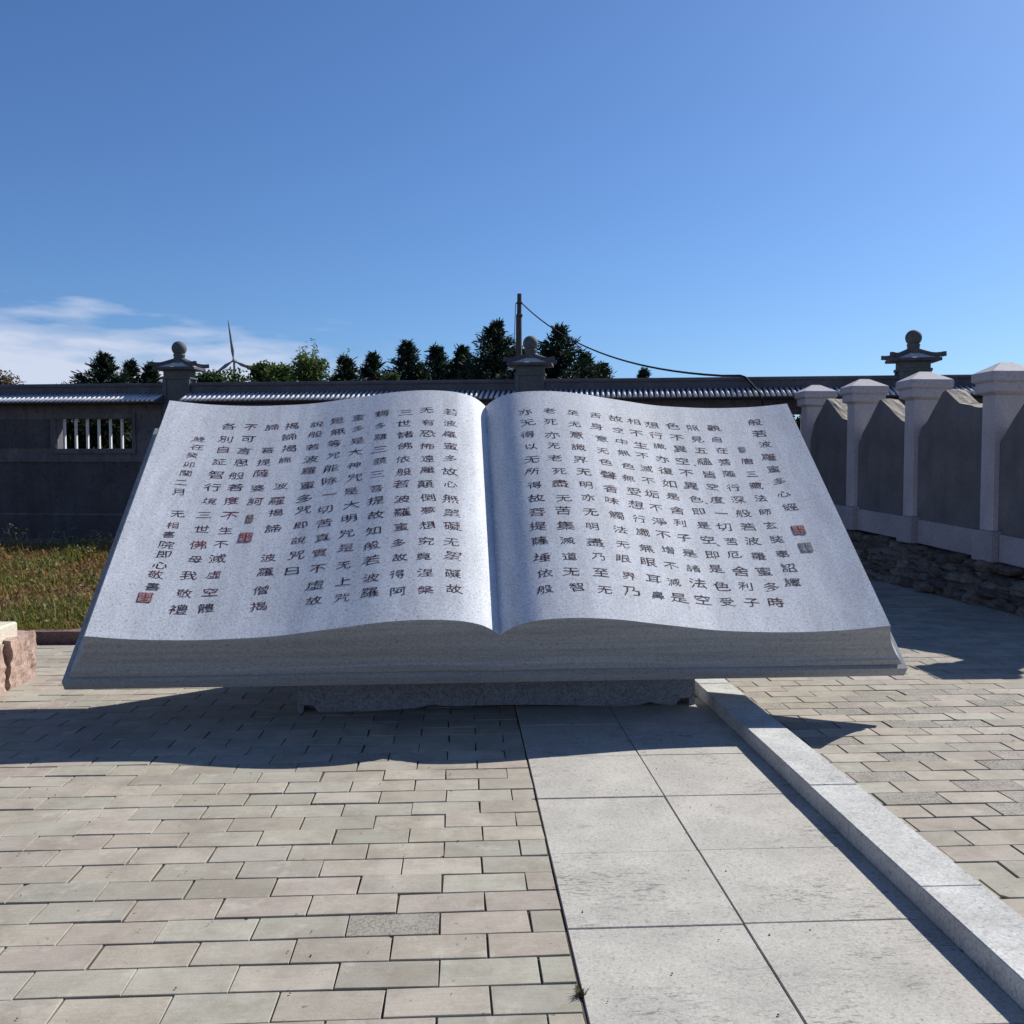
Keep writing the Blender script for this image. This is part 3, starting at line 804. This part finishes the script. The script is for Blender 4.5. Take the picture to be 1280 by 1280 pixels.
for i, (x, y, z) in enumerate(PILL):
    o = pil if i == 0 else copy_tree(pil)
    o.location = (x, y, z); o["label"] = pil_labels[i]

def make_stele(i, label):
    a, c_ = PILL[i], PILL[i + 1]
    y1, y0 = a[1] - .265, c_[1] + .005; zb = (a[2] + c_[2]) / 2 - .04
    x = (a[0] + c_[0]) / 2 + .06; th = .24; Ly = y1 - y0
    rr = random.Random(40 + i)
    # outline in (distance from the far end, height)
    shapes = [[(0, 1.0), (.10, 1.30), (.38, 1.62), (.42, 1.66), (.80, 1.32), (1.0, 1.27)],
              [(0, .95), (.10, 1.14), (.43, 1.575), (.47, 1.585), (.86, 1.27), (1.0, 1.22)],
              [(0, 1.08), (.05, 1.22), (.14, 1.29), (.37, 1.625), (.42, 1.64), (.62, 1.47), (.85, 1.40), (1.0, 1.37)],
              [(0, 1.05), (.16, 1.30), (.40, 1.64), (.46, 1.65), (.80, 1.42), (1.0, 1.36)]]
    P = shapes[i]; poly = []
    for k in range(len(P) - 1):
        for s in range(3):
            t_ = s / 3; poly.append((P[k][0] + (P[k + 1][0] - P[k][0]) * t_, P[k][1] + (P[k + 1][1] - P[k][1]) * t_ + rr.gauss(0, .004)))
    poly.append(P[-1])
    t = thing("stele", (x + th / 2, (y0 + y1) / 2, zb), label, "stele", "dark stone steles between the pillars", world_verts=True)
    sk = (c_[0] - a[0])
    Q = [(y1 - Ly * s, zb + h) for s, h in poly]
    fx = lambda y: x - sk * .5 + sk * (y1 - y) / Ly
    n_ = len(Q)
    mb = MB()
    F_ = [(fx(y), y, z) for y, z in Q] + [(fx(y0), y0, zb), (fx(y1), y1, zb)]
    B_ = [(p[0] + th, p[1], p[2]) for p in F_]
    m_ = len(F_)
    mb.add(F_, [tuple(range(m_))]); mb.add(B_, [tuple(reversed(range(m_)))])
    mb.add(F_ + B_, [(k, m_ + k, m_ + (k + 1) % m_, (k + 1) % m_) for k in range(n_ - 1, m_)])
    recalc(mb.build("slab", M_stele, t))
    mb = MB(); NX = 4; rows = []
    for s in range(NX + 1):
        q = s / NX
        rows.append([(fx(y) + th * q + (0 if s in (0, NX) else rr.gauss(0, .008)), y, z + (0 if s in (0, NX) else rr.gauss(.004, .008))) for y, z in Q])
    vs = [p for r in rows for p in r]
    mb.add(vs, [(s * n_ + k, s * n_ + k + 1, (s + 1) * n_ + k + 1, (s + 1) * n_ + k) for s in range(NX) for k in range(n_ - 1)])
    mb.build("rough_top", M_steletop, t)
for i, lab in enumerate(["dark pointed stele partly hidden by the book, nearest the wall", "dark pointed stele between the second and third pillars from the wall",
                         "tall dark stele left of the pillar at the photo's right edge", "dark stele cut by the photo's right edge, right of the largest pillar"]):
    make_stele(i, lab)

# rubble retaining wall under the plinth
mb = MB(); rr = random.Random(77)
def rock(mb, c_, sx, sy, sz, seed):
    n1, n2 = 7, 10; rings = []
    for a in range(1, n1):
        th = math.pi * a / n1; ring = []
        for b_ in range(n2):
            ph = 2 * math.pi * b_ / n2; d = Vector((math.sin(th) * math.cos(ph), math.sin(th) * math.sin(ph), math.cos(th)))
            p = 3.0; den = (abs(d.x) ** p + abs(d.y) ** p + abs(d.z) ** p) ** (1 / p); d = d / den
            k = 1 + .28 * mnoise.noise(d * 1.7 + Vector((seed, 0, 0))) + .1 * mnoise.noise(d * 4 + Vector((seed, 3, 0)))
            ring.append((c_[0] + d.x * sx * k, c_[1] + d.y * sy * k, c_[2] + d.z * sz * k))
        rings.append(ring)
    mb.loft(rings, smooth=False)
y = 7.2; 
def rub_top(y): return .40 + (y - 8.6) * .035 - .02
def rub_x(y): return 5.98 - (y - 7) * .038
for lay in range(5):
    y = 7.3 + rr.random() * .2
    while y < 15.6:
        s = rr.uniform(.09, .19); hgt = rub_top(y) / 5
        z = hgt * (lay + .5); xx = rub_x(y) - .16 + .055 * lay + rr.gauss(0, .03)
        mb.col = (lambda e: (.15 * e, .135 * e, .12 * e))(rr.uniform(.6, 1.3))
        rock(mb, (xx, y + s, z + rr.gauss(0, .012)), rr.uniform(.10, .17), s * 1.12, hgt * rr.uniform(.6, .85), rr.uniform(0, 100))
        y += 2 * s * .92
M_rub, nt, b = mat("rubble_stone", .95, .15); g = G(nt)
cc = g.mix(1.0, g.attr("tint"), g.ramp(g.noise(14, 5, .65), [(.3, .55), (.7, 1.3)]), 'MULTIPLY'); g.l.new(cc, b.inputs['Base Color']); g.bump(g.noise(40, 5, .7), .8, .02, b)
o = mb.build("rubble_wall", M_rub, base=(5.7, 11.4, 0)); tag(o, "dark rubble retaining wall below the granite plinth", "wall")

# ------------------------------------------------------------------ utility pole and cable
pp = place(648.5, 35, 0)
pole = thing("utility_pole", pp, "thin dark utility pole rising above the wall behind the gutter", "pole")
mb = MB(); mb.tube([(0, 0, -.06), (.0, 0, 7.05)], [.16, .105], 12); mb.tube([(0.01, .0, 7.0), (.015, 0, 7.28), (.02, 0, 7.86)], [.085, .085, .08], 12); mb.build("shaft", M_pole, pole)
mb = MB(); mb.box(-.10, .13, -.14, .14, 7.02, 7.10, ch=.01); mb.build("clamp", M_pole, pole)
mb = MB(); mb.box(-.09, .12, -.13, .13, 7.50, 7.55, ch=.01); mb.build("clamp", M_pole, pole)
mb = MB(); mb.tube([(-.12, .0, 7.52), (-.17, 0, 6.0), (-.19, 0, 3.0), (-.2, 0, .2)], .014, 6); mb.build("down_wire", M_cable, pole)
mb = MB(); a = pp + Vector((.05, -.1, 7.55))
# lands on the ridge of the bay behind the right page, then drops over its front
s_land = 3.66
ridge = P2 + WD * s_land; land = Vector((ridge.x, ridge.y, 3.07)); nrm = Vector((math.sin(WY), -math.cos(WY), 0))
pts = []
for k in range(25):
    q = k / 24; p = a.lerp(land, q); p.z -= 4 * q * (1 - q) * .62; pts.append(p)
pts[-1].z = 3.085
pts += [land + nrm * .16 + WD * .06 + Vector((0, 0, -.03)), land + nrm * .40 + WD * .16 + Vector((0, 0, -.20)), land + nrm * .60 + WD * .25 + Vector((0, 0, -.345)), land + nrm * .60 + WD * .30 + Vector((0, 0, -.55)), land + nrm * .40 + WD * .42 + Vector((0, 0, -1.6)), land + nrm * .25 + WD * .5 + Vector((0, 0, -3.0))]
mb.tube(pts, .021, 8); o = mb.build("cable", M_cable, base=tuple(a)); tag(o, "black cable sagging from the utility pole down to the wall ridge", "cable")

# ------------------------------------------------------------------ wind turbine far away
tp = place(295, 1110, 0); hub_z = 125.5
tur = thing("wind_turbine", tp, "distant three-bladed wind turbine above the trees on the left", "turbine")
mb = MB(); mb.tube([(0, 0, -1), (0, 0, 60), (0, 0, hub_z - 1.5)], [2.3, 1.9, 1.3], 16); mb.build("tower", M_turb, tur)
mb = MB(); mb.box(-1.6, 1.6, -3, 7, hub_z - 1.7, hub_z + 1.7, ch=.4); mb.build("nacelle", M_turb, tur)
mb = MB(); mb.lathe([(.2, -1.6), (1.2, -1.1), (1.7, 0), (1.7, 1.2)], 16); o = mb.build("hub", M_turb, tur); o.location = (0, -3.6, hub_z); o.rotation_euler = (R(-90), 0, 0)
blade_me = MB(); rings = []
for q, ch_, thk in ((0, 1.8, 1.6), (.06, 1.9, 1.5), (.2, 4.0, 1.0), (.5, 2.5, .5), (.8, 1.6, .28), (1, .5, .1)):
    z = 1.2 + q * 46
    rings.append([(-ch_ * .35, -thk * .0, z), (0, -thk / 2, z), (ch_ * .65, 0, z), (0, thk / 2, z)])
blade_me.loft(rings, smooth=True)
bl = blade_me.build("blade", M_turb, tur); bl.location = (0, -3.8, hub_z)
for k in range(3):
    o = bl if k == 0 else bl.copy()
    if k: COL.objects.link(o); o.parent = tur
    o.rotation_euler = (0, R(-7 + 120 * k), 0)

# ------------------------------------------------------------------ trees beyond the wall
def tri_spray(mb, c_, d, L_, w, col):
    mb.col = col; d = d.normalized(); s = d.cross(Vector((random.gauss(0, 1), random.gauss(0, 1), random.gauss(0, 1))))
    if s.length < 1e-4: return
    s.normalize(); mb.add([c_ - s * w * .3, c_ + s * w * .3, c_ + d * L_ * .6 + s * w * .5, c_ + d * L_, c_ + d * L_ * .6 - s * w * .5], [(0, 1, 2, 3, 4)])
def conifer(H, Rb, seed, dens=1.0):
    rr = random.Random(seed); random.seed(seed)
    tr = MB(); tr.tube([(0, 0, -.1), (rr.gauss(0, .05), rr.gauss(0, .05), H * .5), (0, 0, H * .97)], [H * .02 + .03, H * .012 + .02, .012], 8)
    cr = MB(); z = H * .12; base = (.012, .024, .016)
    while z < H:
        q = (z - H * .12) / (H * .88); nb = max(5, int((12 - 5 * q) * dens))
        prof_ = min(1.0, (H - z) / (.46 * H)) ** 1.0 * (1 - .35 * max(0, .12 - q) / .12)
        for b_ in range(nb):
            ph = rr.uniform(0, 6.283); Lb = Rb * prof_ * rr.uniform(.62, 1.16) + .12
            up = .10 + .38 * q; d = Vector((math.cos(ph), math.sin(ph), 0))
            m = max(3, int(Lb / .16))
            for k in range(m):
                t_ = (k + .4) / m; r = Lb * t_
                p = Vector((d.x * r, d.y * r, z + Lb * (up * t_ - .38 * t_ * (1 - q) + .35 * t_ * t_ * .6) + rr.gauss(0, .05)))
                for _ in range(9 if t_ > .3 else 5):
                    dd = d * rr.uniform(.2, 1) + Vector((rr.gauss(0, .7), rr.gauss(0, .7), rr.gauss(.35, .5)))
                    kq = rr.uniform(.6, 1.7) * (.7 + .6 * t_)
                    tri_spray(cr, p + Vector((rr.gauss(0, .07), rr.gauss(0, .07), rr.gauss(0, .06))), dd, rr.uniform(.16, .38), rr.uniform(.036, .085), tuple(a * kq for a in base))
        z += H * .020 + .10 * (1 - q)
    for _ in range(40): tri_spray(cr, Vector((rr.gauss(0, .05), rr.gauss(0, .05), H * rr.uniform(.93, .985))), Vector((rr.gauss(0, .35), rr.gauss(0, .35), 1)), .30, .04, base)
    return tr, cr
def broadleaf(H, Rb, seed, col, n=9000, wisp=0, bottom=.18, ls=.12):
    rr = random.Random(seed); random.seed(seed)
    tr = MB(); tr.tube([(0, 0, -.1), (.05, 0, H * .3), (0, 0, H * .6)], [.10 + H * .012, .08 + H * .008, .04], 8)
    cr = MB(); lobes = []
    for k in range(30):
        ph = rr.uniform(0, 6.283); zz = rr.uniform(bottom, .95) * H; q = zz / H
        rad = Rb * math.sin(min(1, max(.12, (1 - q) * 2.2 + .15)) * math.pi / 2)
        r = rad * rr.uniform(.2, .75)
        p = Vector((math.cos(ph) * r, math.sin(ph) * r, zz)); lobes.append((p, rr.uniform(.26, .48) * Rb))
        tr.tube([(0, 0, max(H * .2, zz * .55)), (p.x * .6, p.y * .6, zz * .85), tuple(p)], [.05, .03, .012], 6)
    for k in range(n):
        p, r = rr.choice(lobes); d = Vector((rr.gauss(0, 1), rr.gauss(0, 1), rr.gauss(0, 1))).normalized()
        rad = r * (rr.random() ** .4) * (1 + .45 * mnoise.noise(d * 2.2 + p))
        c_ = p + Vector((d.x * rad, d.y * rad, d.z * rad * .85)); kq = rr.uniform(.65, 1.35)
        tri_spray(cr, c_, Vector((rr.gauss(0, 1), rr.gauss(0, 1), rr.gauss(.2, .7))), ls * rr.uniform(.7, 1.6), ls * .7, tuple(a * kq for a in col))
    for k in range(wisp):
        ph = rr.uniform(0, 6.283); b0 = Vector((math.cos(ph) * Rb * .3, math.sin(ph) * Rb * .3, H * .72)); tip = b0 + Vector((rr.gauss(0, .5), rr.gauss(0, .5), H * rr.uniform(.20, .42)))
        tr.tube([tuple(b0), tuple(b0.lerp(tip, .5) + Vector((.05, 0, .05))), tuple(tip)], [.02, .014, .006], 5)
        for j in range(34):
            t_ = rr.uniform(.2, 1.05); tri_spray(cr, b0.lerp(tip, t_) + Vector((rr.gauss(0, .12), rr.gauss(0, .12), rr.gauss(0, .08))), Vector((rr.gauss(0, 1), rr.gauss(0, 1), rr.gauss(-.3, .6))), ls * 1.2, ls * .45, tuple(a * rr.uniform(.8, 1.4) for a in col))
    return tr, cr
def put_tree(kind, px, top_py, d, half_px, label, seed, col=(.04, .07, .025), group="trees beyond the wall", **kw):
    H = 1.5 + (584 - top_py + (0 if kind == 'c' else 7)) * d / 1180.0; Rb = half_px * d / 1180.0 * (2.1 if kind == 'c' else 1.4)
    base = place(px, d, -.06)
    t = thing("conifer" if kind == 'c' else "broadleaf_tree", base, label, "tree", group)
    tr, cr = conifer(H, Rb, seed, **kw) if kind == 'c' else broadleaf(H, Rb, seed, col, **kw)
    tr.build("trunk", M_bark, t); cr.build("crown", M_needle if kind == 'c' else M_leaf, t)
C_ = [  # px, top, depth, half width, label
 (133, 447, 48, 27, "dark conifer at the left end of the tree line, left of the left wall post"),
 (166, 456, 52, 15, "narrow grey-green conifer right of the leftmost dark conifer"),
 (190, 457, 50, 15, "narrow conifer just left of the left wall post"),
 (510, 431, 46, 21, "bushy dark conifer, leftmost of the cluster left of the utility pole"),
 (546, 436, 50, 23, "dark conifer second from left in the cluster left of the utility pole"),
 (579, 438, 48, 22, "dark conifer between the cluster's left end and its tallest tree"),
 (620, 407, 46, 31, "tallest dark conifer, just left of the utility pole"),
 (652, 440, 52, 19, "dark conifer directly behind the utility pole"),
 (699, 414, 46, 33, "tall dark conifer just right of the middle wall post"),
 (731, 447, 49, 19, "conifer with a slanting outline right of the tall conifer by the post"),
 (752, 457, 50, 15, "small dark conifer ending the cluster right of the middle post"),
 (803, 464, 60, 9, "tiny isolated conifer top beyond the wall under the cable"),
 (433, 449, 47, 20, "round dark conifer right of the wispy green tree"),
 (468, 446, 49, 20, "dark grey-green conifer between the round one and the main cluster"),
]
for k, (px, tp_, d, hw_, lab) in enumerate(C_): put_tree('c', px, tp_, d, hw_, lab, 100 + k)
B_ = [
 (-6, 452, 44, 27, "bare brownish tree at the left edge of the photo", (.11, .085, .06), dict(n=7000, ls=.09)),
 (264, 467, 42, 22, "dark green bushy tree just right of the left wall post", (.035, .065, .03), {}),
 (296, 469, 44, 24, "green bushy tree in front of the wind turbine", (.042, .066, .026), {}),
 (328, 457, 42, 24, "green bushy tree right of the wind turbine", (.045, .072, .026), {}),
 (358, 444, 41, 26, "bright green bushy tree left of the wispy tree", (.058, .092, .03), {}),
 (391, 449, 40, 25, "light green willowy tree with wispy shoots above its crown", (.08, .118, .042), dict(n=7500, wisp=14)),
 (488, 452, 44, 13, "small pale green tree left of the conifer cluster", (.055, .085, .04), dict(n=5000)),
]
for k, (px, tp_, d, hw_, lab, col, kw) in enumerate(B_): put_tree('b', px, tp_, d, hw_, lab, 300 + k, col, **kw)
S_ = [(48, 22.5, 44, "dark shrub added behind the left end of the barred wall opening"), (92, 23.2, 46, "dark shrub added behind the middle of the barred wall opening"), (136, 22.6, 44, "dark shrub added behind the right end of the barred wall opening")]  # shrubs added so the openings stay dark instead of showing bright sky
S_.append((1022, 20.5, 60, "dark shrub added behind the wall at the book's upper right corner"))
for k, (px, d, hw_, lab) in enumerate(S_):
    base = place(px, d, -.06); t = thing("shrub", base, lab, "shrub", "shrubs added behind the wall openings")
    tr, cr = broadleaf(2.75, hw_ * d / 1180, 500 + k, (.010, .015, .008), n=9000, bottom=.1, ls=.10)
    tr.build("trunk", M_bark, t); cr.build("crown", M_leaf, t)
for o in list(COL.objects):
    if "_b" in o: del o["_b"]
